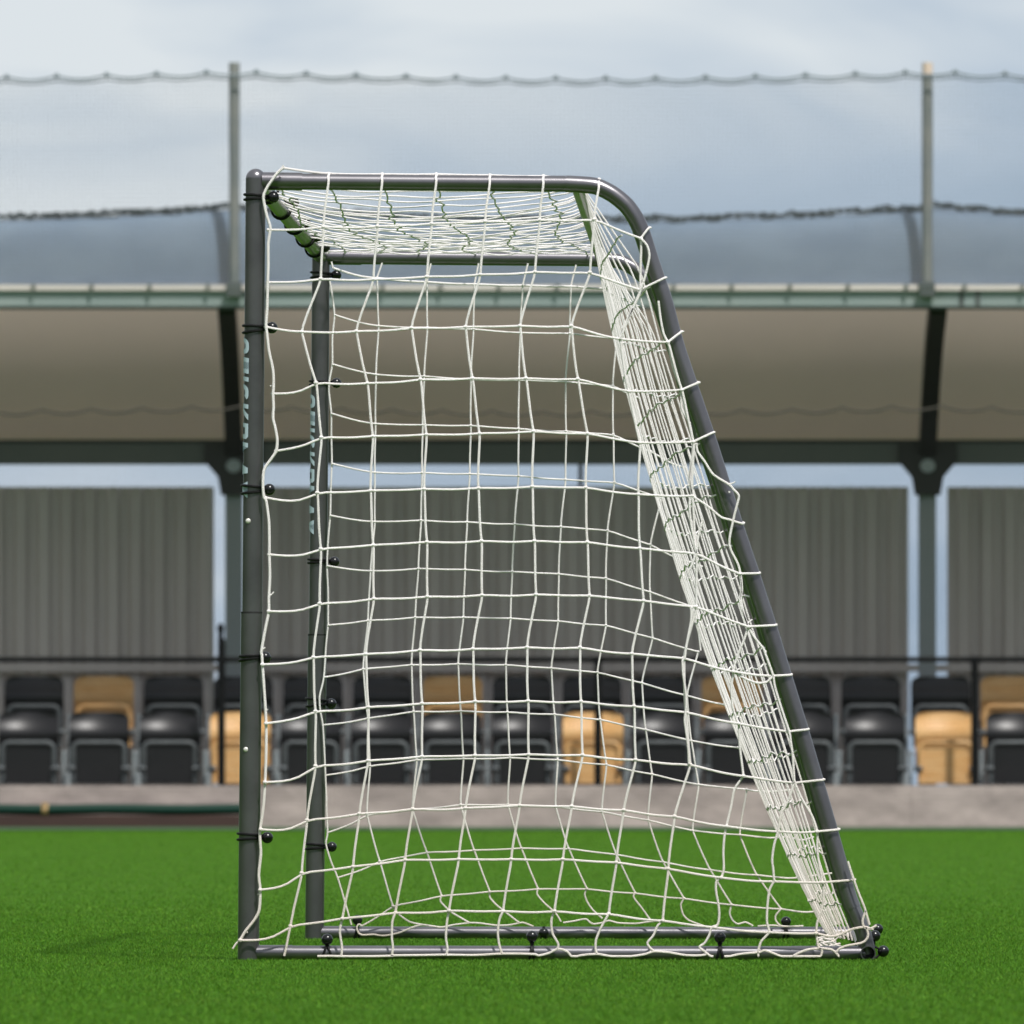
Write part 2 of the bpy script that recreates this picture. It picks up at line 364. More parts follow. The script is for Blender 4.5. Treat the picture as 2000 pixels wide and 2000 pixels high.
rl = MB(); rl.box(XL, XR, DW-.14, DW-.08, zpx(1312, DW), zpx(1298, DW)); rl.build('back_rail', M['clad'], gs, smooth=False)
# terrace steps
te = MB(); te.box(XL, XR, 89.95, 90.85, -.1, .12); te.box(XL, XR, 90.85, 92.9, -.1, .42); te.build('terrace_steps', M['floor'], gs, smooth=False)

# out-of-view tree belt, added to darken the horizon in reflections
M['trees'] = mat('added_tree_foliage', (.030, .045, .020), .95, noise=(.9, .8, (.055, .08, .03), (1, 1, 1)))
tb = MB(); path = [(44, 135), (40, 100), (39, 60), (38, 20), (36, -14), (22, -30), (0, -34), (-22, -30), (-36, -14), (-38, 20), (-39, 60), (-40, 100), (-44, 135)]
pp_ = catmull([(a, b, 0) for a, b in path], 22); n_ = len(pp_)
def tree_surf(u, v):
    i = min(n_-1, int(u*(n_-1)+.5)); p = pp_[i]; c = Vector((0, 50, 0)); d = Vector((p.x-c.x, p.y-c.y, 0)).normalized()
    hgt = 9.0+1.9*math.sin(i*.43)+1.2*math.sin(i*1.31+1)+.8*math.sin(i*2.9)
    a = v*PI; return Vector((p.x+d.x*(3.2-3.2*math.cos(a)+.7*math.sin(i*1.7+v*9)), p.y+d.y*(3.2-3.2*math.cos(a)+.7*math.sin(i*1.7+v*9)), hgt*max(0, math.sin(a))**.55+.45*math.sin(i*2.3+v*13)*math.sin(a)))
tb.grid(tree_surf, 420, 22)
tag(tb.build('added_tree_belt', M['trees'], fixn=False), 'unseen dark tree belt added round the ground to darken reflections', 'trees', kind='stuff')
# front wall of the stand
wl = MB(); D0 = 89.75
x = XL
while x < XR:
    x2 = min(x+2.44, XR); wl.box(x+.0012, x2-.0012, D0, D0+.18, .0, zpx(1534, D0)); x = x2
wo = wl.build('front_wall', M['wall'], smooth=False); tag(wo, 'low mottled pinkish grey wall along the foot of the stand', 'wall')
# pipe and board
x1 = Q(478, 0, 89.5).x
pp = empty('green_pipe', (-2.5, 89.55, .1)); tag(pp, 'dark green pipe with a brass clip lying along the wall', 'pipe')
t_ = MB(); rr = .043
t_.tube([(XL+i*(x1-XL)/30, 89.60, zpx(1581, 89.6)+.003*math.sin(i*1.3)) for i in range(31)], rr, 14); t_.build('pipe', M['hose'], pp)
t_ = MB(); p = Q(88, 1581, 89.6); t_.tube([(p.x-.024, 89.6, p.z), (p.x+.024, 89.6, p.z)], rr+.012, 14); t_.box(p.x-.012, p.x+.012, 89.54, 89.62, p.z+.03, p.z+.055); t_.build('pipe_clip', M['brass'], pp)
bd = MB(); bd.box(XL, x1, 89.57, 89.68, gz(89.6)-.02, zpx(1592, 89.6)); bo = bd.build('timber_board', M['board'], smooth=False)
tag(bo, 'dark brown timber board on the turf beneath the green pipe', 'board')

# barrier rail
br = empty('barrier_rail', (0, 89.86, zpx(1534, 89.86))); tag(br, 'black tubular barrier with slim posts standing in front of the seats', 'barrier')
DB = 89.83
t_ = MB(); z = zpx(1288, DB); t_.tube([(XL, DB, z), (XR, DB, z)], .022, 10); t_.build('rail', M['rail'], br)
for i, u in enumerate((-304, 432.5, 1168, 1904, 2640)):
    p = Q(u, 0, DB); t_ = MB(); zt2 = zpx(1283 if u != 432.5 else 1248, DB)
    t_.tube([(p.x, DB, zpx(1534, 89.75)-.004), (p.x, DB, zt2)], .031, 10)
    if u == 432.5: t_.tube([(p.x-.005, DB, zt2), (p.x-.006, DB, zpx(1222, DB))], [.024, .018], 8); t_.ball((p.x-.006, DB, zpx(1228, DB)), .034, 10, (.9, .9, 1.4))
    po = t_.build('barrier_post', M['rail'], br)
    c_ = MB(); c_.tube([(p.x-.05, DB-.0, z), (p.x+.05, DB, z)], .027, 10); c_.build('rail_clamp', M['rail'], po)

# seats
def panel(w, h, rc, dep, th, nx=14, nz=14, botr=0):
    m = MB()
    def hw(z):
        e_ = 0
        if z > h-rc: e_ = rc-math.sqrt(max(0, rc*rc-(z-(h-rc))**2))
        if botr and z < botr: e_ = max(e_, botr-math.sqrt(max(0, botr*botr-(botr-z)**2)))
        return w/2-e_
    zs = [h*(1-(1-j/nz)**1.25) for j in range(nz+1)]; zs = [min(z, h*.9995) for z in zs]
    fr = [[(hw(z)*(2*i/nx-1), dep(2*i/nx-1, z/h), z) for i in range(nx+1)] for z in zs]
    V = [p for row in fr for p in row]; V += [(p[0], p[1]+th, p[2]) for row in fr for p in row]; n = (nx+1)*(nz+1); F = []
    for j in range(nz):
        for i in range(nx):
            a = j*(nx+1)+i; F.append((a, a+1, a+nx+2, a+nx+1)); F.append((n+a+nx+1, n+a+nx+2, n+a+1, n+a))
    for j in range(nz):
        a = j*(nx+1); b = a+nx+1; F.append((a, b, n+b, n+a)); a += nx; b += nx; F.append((b, a, n+a, n+b))
    for i in range(nx):
        F.append((i, n+i, n+i+1, i+1)); a = nz*(nx+1)+i; F.append((a, a+1, n+a+1, n+a))
    m.add(V, F); return m
def make_seat(colour, label, grp):
    mt = M['seat_black'] if colour == 'black' else M['seat_amber']
    t = empty('stadium_seat', (0, 0, 0)); tag(t, label, 'seat', grp)
    def off(m, dx, dy, dz): m.v = [(a+dx, b+dy, c+dz) for a, b, c in m.v]; return m
    bk = off(panel(.486, .44, .07, lambda a, z: .05*a*a*-1 + .035*(z**2)*1.6 - .030*math.exp(-((z-.62)/.16)**2) + .02*math.exp(-((z-.35)/.1)**2), .018), 0, .10, .47)
    bk.build('backrest', mt, t)
    pn = off(panel(.40, .295, .05, lambda a, z: .012*(1-a*a)*0+.0, .02), 0, .0, .335)
    pn.build('seat_pan', mt, t)
    rm = MB(); W2 = .208; H = .33; rc = .06; pts = [(-W2, 0, .335), (-W2, 0, .335+H-rc)]
    for i in range(1, 7): a = PI-i*PI/12; pts.append((-W2+rc+rc*math.cos(a), 0, .335+H-rc+rc*math.sin(a)))
    pts += [(-p[0], p[1], p[2]) for p in reversed(pts)]
    rm.tube([(a, b-.006, c) for a, b, c in pts], .021, 8)
    rm.build('seat_frame', mt if colour != 'black' else M['rim'], t)
    for sx in (-1, 1):
        hb = MB(); hb.tube([(sx*.19, -.03, .455), (sx*.262, -.03, .455)], .020, 8); hb.ball((sx*.232, -.035, .455), .030, 8); hb.build('hinge', M['rim'], t)
    st = MB(); st.box(.273, .297, .02, .06, 0, .58); st.box(.264, .304, -.005, .075, 0, .12); st.ball((.285, .035, .58), .022, 8)
    st.build('stanchion', M['gal'], t, smooth=False)
    return t
proto = {'black': make_seat('black', 'x', None), 'amber': make_seat('amber', 'x', None)}; used = {'black': False, 'amber': False}
def dup(root):
    r_ = root.copy(); COL.objects.link(r_)
    for ch in list(root.children):
        c = ch.copy(); COL.objects.link(c); c.parent = r_
    return r_
ordn = ['first', 'second', 'third', 'fourth', 'fifth', 'sixth', 'seventh', 'eighth', 'ninth', 'tenth', 'eleventh', 'twelfth', 'thirteenth', 'fourteenth', 'fifteenth']
def place(row, k, u, D, z, amber, amb_i):
    colour = 'amber' if amber else 'black'
    rn = 'front' if row == 0 else 'back'
    if amber:
        where = {0: ['behind the left goal post', 'seen through the middle of the goal net', 'to the right of the goal beside a barrier post'],
                 1: ['left of the goal', 'behind the net near the far post', 'behind the sloping back net', 'at the right edge of the stand']}[row][amb_i]
        lab = 'amber folding seat, %s row, %s' % (rn, where)
    else:
        lab = 'black folding seat, %s from the left in the %s row of the stand' % (ordn[k], rn)
    if not used[colour]: t = proto[colour]; used[colour] = True
    else: t = dup(proto[colour])
    t.location = (Q(u, 0, D).x, D, z); tag(t, lab, 'seat', 'folding seats in the %s row of the stand' % rn)
ai = 0
seatlist = []
for k in range(15):
    am = k in (3, 8, 13); seatlist.append((0, k, 55+137.9*k, 90.2, .12, am, ai)); ai += am
ai = 0
for k in range(15):
    am = k in (1, 6, 10, 14); seatlist.append((1, k, 66+136.3*k, 91.26, .42, am, ai)); ai += am
for a in seatlist: place(*a)

# ------------------------------------------------------------------ ball stop nets and posts
def fine_net(name, v_top, v_bot, D, label, wav, period, rm='rope'):
    th = empty(name, (0, D, zpx(v_bot, D))); tag(th, label, 'net')
    x0, x1 = Q(-120, 0, D).x, Q(2120, 0, D).x; cell = .034; m = MB(); rr = .0017 if rm == 'rope' else .0008
    nX = int((x1-x0)/cell); zb = zpx(v_bot, D)
    def ztop(x): return wav(x)
    for i in range(nX):
        xx = x0+i*cell; z1 = ztop(xx); n = 4
        m.tube([(xx+.006*math.sin(j*1.7+i*.35), D+.03*math.sin(xx*1.3+j), zb+(z1-zb)*j/n) for j in range(n+1)], rr, 3, cap=False)
    zz = zb; zmax = max(ztop(x0+i*.05) for i in range(int((x1-x0)/.05))); j = 0
    while zz < zmax-.02:
        pts = []
        for i in range(49):
            xx = x0+(x1-x0)*i/48
            if True: pts.append((xx, D+.03*math.sin(xx*1.3+j*.1), min(zz+.008*math.sin(xx*.9+j*.05), ztop(xx))))
        m.tube(pts, rr, 3, cap=False); zz += cell; j += 1
    m.build('netting', M['mesh2' if rm == 'rope' else 'mesh'], th, fixn=False)
    rp = MB(); n = 520
    rp.tube([(x0+(x1-x0)*i/n, D-.004, ztop(x0+(x1-x0)*i/n)) for i in range(n+1)], .0085, 6); rp.build('top_rope', M[rm], th)
    return th
DN = 89.2
PX = [Q(458, 0, DN).x, Q(1811, 0, DN).x]; PN = PX[1]-PX[0]
def wire(x):
    f = ((x-PX[0])/PN) % 1.0; return zpx(136, DN) - .052*math.sin(PI*f)
per = 97.5*DN/FPX
def scal(x, base=wire, a=.030): return base(x) - a*abs(math.sin(PI*(x/per+.12)))**.9 - .012
un = fine_net('ball_stop_net', 0, 556, DN, 'tall fine grey ball stop net stretched between posts above the roof', scal, per)
t_ = MB(); x0, x1 = Q(-120, 0, DN).x, Q(2120, 0, DN).x
t_.tube([(x0+(x1-x0)*i/400, DN+.01, wire(x0+(x1-x0)*i/400)-.022-.020*abs(math.sin(PI*((x0+(x1-x0)*i/400)/per+.12)))-.03) for i in range(401)], .006, 5); t_.build('hem_rope', M['rope'], un)
k = math.ceil((x0/per+.12))
while (k-.12)*per < x1:
    xx = (k-.12)*per; t_ = MB(); t_.ball((xx, DN-.004, wire(xx)-.012), .024, 8); t_.build('rope_knot', M['rope'], un); k += 1
un['label'] = 'tall fine grey ball stop net stretched between two posts above the roof gutter'
lw = fine_net('ball_stop_net', 0, 1575, 89.05, 'lower fine ball stop net hanging from a sagging rope in front of the seats',
    lambda x: zpx(792, 89.05)-.035*abs(math.sin(PI*(x/per+.4)))**.9-.045*math.sin(PI*(((x-PX[0])/PN) % 1)), per, 'rope2')
for i, u in enumerate((458, 1811)):
    p = Q(u, 0, DG-.06); t = empty('net_post', (p.x, DG-.09, zpx(566, DG)))
    t_ = MB(); t_.tube([(p.x, DG-.09, zpx(572, DG)), (p.x, DG-.09, zpx(124 if i == 0 else 146, DG))], .043, 12); t_.build('pole', M['post'], t)
    if i == 1: t_ = MB(); t_.tube([(p.x, DG-.09, zpx(146, DG)+.001), (p.x, DG-.09, zpx(124, DG))], .042, 12); t_.build('pole_cap', M['cap'], t)
    t_ = MB(); t_.box(p.x-.06, p.x+.06, DG-.14, DG-.037, zpx(580, DG), zpx(552, DG)); t_.build('foot_bracket', M['beam'], t, smooth=False)
    tag(t, ['grey net post rising behind the left goal upright', 'grey net post with a tan cap right of the goal'][i], 'post', 'posts holding the ball stop net')
# gathered net lying along the roof ridge
rg = MB(); pts = []; rr = []
for i in range(700):
    xx = -5.2+10.4*i/699
    pts.append((xx, YRI-.02+.015*math.sin(i*.5), ridge_z(xx)+.024+.004*math.sin(i*.11)+random.uniform(-.009, .009))); rr.append(.017+random.uniform(-.007, .012))
rg.tube(pts, rr, 6)
for s_ in range(2):
    rg.tube([(xx, YRI-.05, z+random.uniform(-.045, .03)+.0) for (xx, yy, z) in pts[s_::5]], .008, 5)
rgo = rg.build('gathered_net', M['ridge']); tag(rgo, 'dark ragged rope of gathered netting sagging along the roof ridge', 'netting')

# ------------------------------------------------------------------ the goal
YN = 25.9; SP = YN/FPX; DXF = .0883; DYF = YN/.876-YN; YF = YN+DYF
def G(u, v, t=0.0, dy=0.0): return Vector(((u-1000)*SP+DXF*t, YN+DYF*t+dy, CAMH-(v-HZ)*SP))
goal = empty('football_goal', G(485, 1876)); tag(goal, 'charcoal tube football goal seen from the side with a slack white net', 'goal')
R_POST = 20*SP; R_BAR = 16*SP; R_INC = 16.6*SP; R_GND = 14.3*SP
inc = [(1105, 359), (1134, 360.5), (1165, 364), (1196, 379), (1223, 401), (1242, 428), (1255, 459), (1269, 503), (1283.5, 546), (1298, 590), (1323, 683), (1386, 869), (1434.6, 1024), (1477, 1150), (1531, 1324), (1569, 1448), (1620, 1624), (1656, 1750), (1672, 1788), (1686, 1822), (1695, 1864)]
def bar(name, pts, r_, n=24, cap=True, m=None, par=goal):
    b_ = MB(); b_.tube(pts, r_, n, cap=cap); return b_.build(name, m or M['paint'], par)
for t in (0.0, 1.0):
    # upright: lower section slightly wider with a visible joint, rounded elbow at the top
    pc = lambda v: 499.5-14.5*(v-350)/1526
    vj = 1197
    po = bar('upright', [G(pc(1876), 1876, t), G(pc(vj), vj, t)], R_POST*1.045, 28)
    up = MB(); up.tube([G(pc(vj)+1, vj, t), G(pc(349), 349, t)], R_POST*.985, 28, cap=True)
    c = G(pc(349), 349, t); up.ball(c, R_POST*.985, 24)
    up.build('upright_upper_tube', M['paint'], po)
    jr = MB(); jr.tube([G(pc(vj), vj+1.4, t), G(pc(vj), vj-2.2, t)], R_POST*1.052, 28); jr.build('joint_ring', M['inside'], po)
    for v_ in ((1018, 1464) if t == 0 else ()):
        rv = MB(); c = G(pc(v_)-8, v_, t); rv.ball((c.x, c.y-R_POST*.95, c.z), .0062, 12, (1, .5, 1)); rv.build('rivet', M['rivet'], po)
    b_ = bar('side_top_bar', [G(*inc[0], t), G(800, 356.6, t), G(520, 354, t)], R_BAR, 24)
    bar('sleeve', [G(590, 354.6, t), G(512, 353.6, t)], R_BAR*1.10, 24, par=b_)
    cm = catmull([G(a, b, t) for a, b in inc], 4); zz1 = G(0, 1180, t).z; zz2 = G(0, 1778, t).z
    sl = bar('sloping_back_bar', [p for p in cm if p.z > zz1-.02], R_INC, 24)
    bar('lower_tube', [p for p in cm if zz2 < p.z <= zz1], R_INC*1.035, 24, par=sl)
    bar('corner_piece', [p for p in cm if p.z <= zz2+.05], R_INC*.94, 24, par=sl)
    gb = bar('ground_bar', [G(508, 1861, t), G(900, 1861.5, t), G(1690, 1862.5, t)], R_GND, 24)
    bar('sleeve', [G(500, 1861, t), G(571, 1861, t)], R_GND*1.06, 24, par=gb)
    bar('sleeve', [G(1545, 1862.5, t), G(1690, 1862.5, t)], R_GND*1.05, 24, par=gb)
# crossbar, rear top bar, rear ground bar
bar('crossbar', [G(499.5, 352, 0), G(499.5, 352, .5), G(499.5, 352, 1)], R_POST*.80, 28)
bar('rear_top_bar', [G(1127, 359, 0.012), G(1127, 359, .988)], R_BAR*.86, 24)
rb_pts = [G(1695.5, 1861.5, -.012), G(1695.5, 1861.5, 1.012)]
ro = bar('rear_ground_bar', rb_pts, R_GND*1.04, 28, cap=False)
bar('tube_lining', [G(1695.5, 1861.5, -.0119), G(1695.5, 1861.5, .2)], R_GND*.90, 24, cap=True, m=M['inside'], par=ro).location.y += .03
# annulus at the open end
an = MB(); c = rb_pts[0]; n = 28; V = []
for rad, dy in ((R_GND*1.04, 0), (R_GND*.90, 0), (R_GND*.90, .06)):
    for i in range(n): a = 2*PI*i/n; V.append((c.x+rad*math.cos(a), c.y+dy, c.z+rad*math.sin(a)))
F = []
for q_ in (0, 1):
    for i in range(n): F.append((q_*n+i, q_*n+(i+1) % n, (q_+1)*n+(i+1) % n, (q_+1)*n+i))
an.add(V, F); an.build('tube_end', M['paint'], ro)

# lettering printed round the front of each upright
def ring(a0, a1, n):
    o = []
    def sp(a, w_, h_):
        c_, s_ = math.cos(a), math.sin(a); e_ = .62
        return (.4+w_*math.copysign(abs(c_)**e_, c_), .5+h_*math.copysign(abs(s_)**e_, s_))
    for k in range(n):
        p, q_ = a0+(a1-a0)*k/n, a0+(a1-a0)*(k+1)/n
        o.append([sp(p, .40, .5), sp(q_, .40, .5), sp(q_, .18, .29), sp(p, .18, .29)])
    return o
GL = {'Q': ring(0, 2*PI, 28)+[[(.46, .20), (.60, .27), (.86, -.08), (.66, -.12)]],
      'U': [[(0, 1), (0, .12), (.10, 0), (.70, 0), (.8, .12), (.8, 1), (.58, 1), (.58, .2), (.22, .2), (.22, 1)]],
      'I': [[(.0, 0), (.22, 0), (.22, 1), (0, 1)]], 'C': ring(math.radians(42), math.radians(318), 20),
      'K': [[(0, 0), (.22, 0), (.22, .36), (.55, 0), (.84, 0), (.42, .52), (.8, 1), (.52, 1), (.22, .64), (.22, 1), (0, 1)]],
      'P': [[(0, 0), (.22, 0), (.22, 1), (0, 1)], [(.22, .8), (.54, .8), (.66, 1), (.22, 1)], [(.22, .3), (.66, .3), (.54, .5), (.22, .5)], [(.66, .3), (.8, .42), (.8, .88), (.66, 1), (.54, .8), (.58, .76), (.58, .54), (.54, .5)]],
      'L': [[(0, 0), (.72, 0), (.72, .2), (.22, .2), (.22, 1), (0, 1)]],
      'A': [[(0, 0), (.22, 0), (.28, .2), (.54, .2), (.6, 0), (.84, 0), (.55, 1), (.28, 1)]],
      'Y': [[(.3, 0), (.53, 0), (.53, .4), (.84, 1), (.6, 1), (.415, .62), (.23, 1), (0, 1), (.3, .4)]]}
bmt = bmesh.new(); cx = 0
for ch in 'QUICKPLAY':
    for li, poly in enumerate(GL[ch]):
        vs = [bmt.verts.new((cx+px+.2*py, py, .0012*(ch == 'Q' and li == 28))) for px, py in poly]; bmt.faces.new(vs)
    cx += .40 if ch == 'I' else .98
tx0, tx1, ty0, ty1 = 0, cx+.05, -.0, 1
bmesh.ops.triangulate(bmt, faces=bmt.faces[:])
for i in range(1, 14):
    bmesh.ops.bisect_plane(bmt, geom=bmt.verts[:]+bmt.edges[:]+bmt.faces[:], plane_co=(0, i/14, 0), plane_no=(0, 1, 0))
bmt.verts.index_update(); tvs = [v.co.copy() for v in bmt.verts]; tfs = [tuple(v.index for v in f.verts) for f in bmt.faces]; bmt.free()
for t in (0.0, 1.0):
    m = MB(); V = []
    R_ = R_POST*.985+.0006
    for c in tvs:
        fx = (c.x-tx0)/(tx1-tx0); fy = (c.y-ty0)/(ty1-ty0)
        v_ = 655+fx*318; a = PI + (fy-.5)*math.radians(122)      # letter tops turn towards the camera
        ctr = G(pc(v_), v_, t)
        Rz = R_+c.z*.3; V.append((ctr.x+Rz*math.cos(a), ctr.y+Rz*math.sin(a), ctr.z))
    m.add(V, tfs); m.build('lettering', M['print'], goal, smooth=False, fixn=False)

# ------------------------------------------------------------------ net
TL = {'T1': (440, 300), 'T2': (1000, 300), 'T3': (440, 620), 'T4': (1200, 600), 'T5': (440, 1560), 'T6': (1400, 1560), 'T8': (440, 1180),
      'U1': (700, 300), 'U2': (700, 600), 'U3': (700, 900), 'U4': (700, 1200), 'U5': (1000, 600), 'U6': (1000, 900), 'U7': (1000, 1200), 'U8': (440, 900),
      'V1': (1300, 900), 'V2': (1300, 1200), 'V3': (700, 1500), 'V4': (1100, 1500), 'V5': (1300, 1500)}
def R(s):
    o = []; tile = None
    for w_ in s.replace(';', ' ').split():
        if w_ in TL: tile = TL[w_]; continue
        if w_ == '-': o.append(None); continue
        a, b = w_.split(','); o.append((tile[0]+float(a)/4.83, tile[1]+float(b)/4.83))
    return o
NEAR = [R(s) for s in (
 'T1 545,135 975,190 1480,195 U1 735,195 1240,205 1745,212 T2 820,245',
 'T1 410,720 925,690 1435,685 U1 690,660 1195,640 1710,625 T2 775,620 1215,800',
 'T1 400,1215 900,1180 U1 140,1185 645,1160 1150,1140 1665,1115 T2 735,1120 1210,1285',
 'T3 385,90 720,135 1235,130 U2 500,195 1010,185 1525,175 U5 560,175 1020,300 1470,330',
 'T3 450,720 855,615 1340,620 U2 585,680 1075,670 1580,670 U5 620,675 1100,795 1600,780',
 'T3 480,1260 905,1130 U2 135,1215 640,1200 1140,1190 1650,1170 U5 710,1190 1205,1280 1710,1270',
 'U8 370,345 868,300 1370,280 U2 620,1715 1130,1705 1640,1690 U5 695,1700 1190,1765 1700,1780',
 'U8 415,885 900,830 1395,795 U3 645,765 1160,755 1660,755 U6 710,765 1205,825 V1 290,870 700,1065',
 'U8 410,1420 890,1345 1400,1300 U3 650,1280 1165,1265 1675,1260 U6 730,1270 1240,1320 V1 290,1375 780,1565',
 'T8 350,570 830,500 1325,470 U4 580,335 1080,325 1590,310 U7 640,310 1130,370 1620,410 V2 640,540 1015,580',
 'T8 385,1125 850,1010 1350,970 U4 600,840 1100,820 1600,815 U7 650,820 1150,865 1640,920 V2 690,1030 1160,1105',
 'T8 375,1680 850,1525 1345,1475 U4 600,1340 1100,1330 1605,1320 U7 665,1325 1165,1370 1680,1415 V2 735,1525 1215,1590',
 'T5 335,290 770,200 1265,140 V3 510,385 1010,378 1520,352 V4 80,360 570,395 1050,455 1540,550 V5 1060,600 1430,600',
 'T5 330,860 720,700 1205,640 V3 440,865 945,860 1440,860 1928,860 V4 500,890 990,950 1490,1035 V5 1025,1070 1480,1080',
 'T5 140,1335 615,1200 1105,1130 V3 350,1365 855,1345 1365,1350 1850,1350 V4 430,1375 940,1440 1435,1505 V5 975,1550 1420,1560')]
LOOPS = {1: 'T2 1305,700', 2: 'T2 1450,1170', 3: 'U5 1610,230', 4: 'U5 1765,710', 5: 'U5 1905,1180', 6: 'V1 735,585', 7: 'V1 885,1055', 8: 'V1 1040,1545',
         9: 'V2 1185,565', 10: 'V2 1345,1080', 11: 'V2 1490,1555', 12: 'V5 1635,575', 13: 'V5 1780,1050'}
MIDPTS = {6: 'V1 400,430 520,530 600,555', 7: '', 9: ''}
FAR = [R(s) for s in (
 'T1 1020,1080 U1 175,1172 645,1210 1095,1230 1550,1242 T2 555,1250 930,1270',
 'T1 1030,1520 U1 190,1625 650,1640 1085,1655 1525,1690 U5 545,245 985,290 1050,310',
 'T3 1010,440 U2 165,635 620,650 1060,680 1515,685 U5 505,700 950,740 1190,850',
 'T3 1000,905 U2 160,1100 605,1110 1060,1115 1510,1145 U5 510,1170 955,1200 1310,1360',
 'U8 1005,25 1410,110 U2 600,1560 1050,1570 1510,1590 U5 505,1625 965,1650 1410,1800',
 'U8 990,515 1410,575 U3 590,560 1025,575 U6 25,595 460,620 900,655 1305,790 1590,930',
 'U8 960,990 1370,1040 U3 565,1015 1005,1025 1450,1045 U6 440,1065 885,1105 1300,1235 1700,1375',
 'U8 970,1550 1345,1505 U3 535,1475 990,1475 1435,1485 U6 435,1510 885,1550 1325,1670 1755,1800',
 'T8 930,690 1300,610 U4 500,475 940,465 1390,475 U7 370,505 805,545 1225,645 1650,765 V2 550,850',
 'T8 920,1140 1345,1075 U4 520,915 965,910 1405,920 U7 400,940 830,990 1260,1085 1690,1190 V2 680,1255',
 'T8 945,1615 1365,1525 U4 550,1370 990,1360 1430,1350 U7 430,1370 890,1415 1320,1505 1760,1605 V2 765,1650',
 'T5 965,320 V3 80,440 510,390 965,345 1410,345 1860,360 V4 365,410 800,490 1220,590 1665,630',
 'T5 1060,745 V3 200,880 645,795 1090,775 1535,755 V4 50,760 500,815 940,885 1385,960 1825,1010',
 'T5 1290,1200 V3 325,1300 785,1205 1240,1165 1695,1140 V4 225,1140 680,1180 1140,1230 1590,1290 V5 1090,1330')]
def PN_(p, dy=0): return Q(p[0], p[1], YN+dy)
def PF_(p, dy=0): return Q(p[0], p[1], YF+dy)
def jig(i, j, a): return a*math.sin(i*12.9898+j*78.233)
rN, rF = .0029, .0024
FRONT = -.034
near = MB()
def NP(i, j):
    p = NEAR[i][j]
    if i == 0: return PN_(p, -.004)
    return PN_(p, FRONT+jig(i, j, .006))
def sagseg(a, b, s, n=6):
    """a length of slack cord from a to b"""
    return [a+(b-a)*(k/n)-Vector((0, 0, s*4*(k/n)*(1-k/n)*(.6+.8*k/n))) for k in range(n+1)]
def horiz(mb, pts, r_, sag, first=0):
    P = []
    for k in range(len(pts)-1):
        seg = sagseg(pts[k], pts[k+1], (max(sag, first) if k == 0 else sag)*(.5+random.random()))
        P += seg[:-1]
    P.append(pts[-1])
    # soften the corner at each crossing
    Sm = [P[0]]+[(P[i-1]+P[i]*2+P[i+1])*.25 for i in range(1, len(P)-1)]+[P[-1]]
    mb.tube(Sm, r_, 6)
def vert(mb, pts, r_, w_=.0018, n=5):
    P = catmull(pts, n, .22); m_ = len(P)
    P = [p+Vector((w_*.5*math.sin(i*2*PI/n+.6)*(1 if 0 < i < m_-1 else 0), 0, 0)) for i, p in enumerate(P)]
    mb.tube(P, r_, 6)
for i, row in enumerate(NEAR):
    pts = [NP(i, j) for j in range(len(row))]
    if i in LOOPS:
        e_ = R(LOOPS[i])[0]
        for s in R(MIDPTS.get(i, '')): pts.append(PN_(s, FRONT))
        last = row[-1]; pts.append(PN_((e_[0]-4, e_[1]+1.5), -.024)); pts.append(PN_((e_[0]+1, e_[1]), -.008)); pts.append(PN_((e_[0]-8, e_[1]-1), .018)); pts.append(PN_((e_[0]-34, e_[1]+4), .02))
        horiz(near, pts[:len(row)], rN*.92, .0024, .010 if i > 3 else .003); near.tube(catmull(pts[len(row)-1:], 4), rN*.92, 6)
    else: horiz(near, pts, rN*.92, .0024 if i else .001, .012 if i > 3 else 0)
ncol = 12
for j in range(ncol):
    pts = []
    for i in range(len(NEAR)):
        if j < len(NEAR[i]):
            p = NP(i, j)
            if i == 0:
                if j == 0: pts += [p]
                else: pts += [p, PN_((NEAR[0][j][0]-.5, NEAR[0][j][1]+12), -.027)]
                continue
            pts.append(p)
    if j == 8: pts = pts[:-0] if False else pts
    if j == 0: continue
    if j in (9, 10, 11): continue
    vert(near, pts, rN)
def rope(mb, s, r_, f=PN_, dy=FRONT, n=4):
    P = catmull([f(p, dy) for p in R(s)], n)
    for p in P:
        if p.z < .03: p.z = .0095+max(0, p.z)*.68
    mb.tube(P, r_, 6)
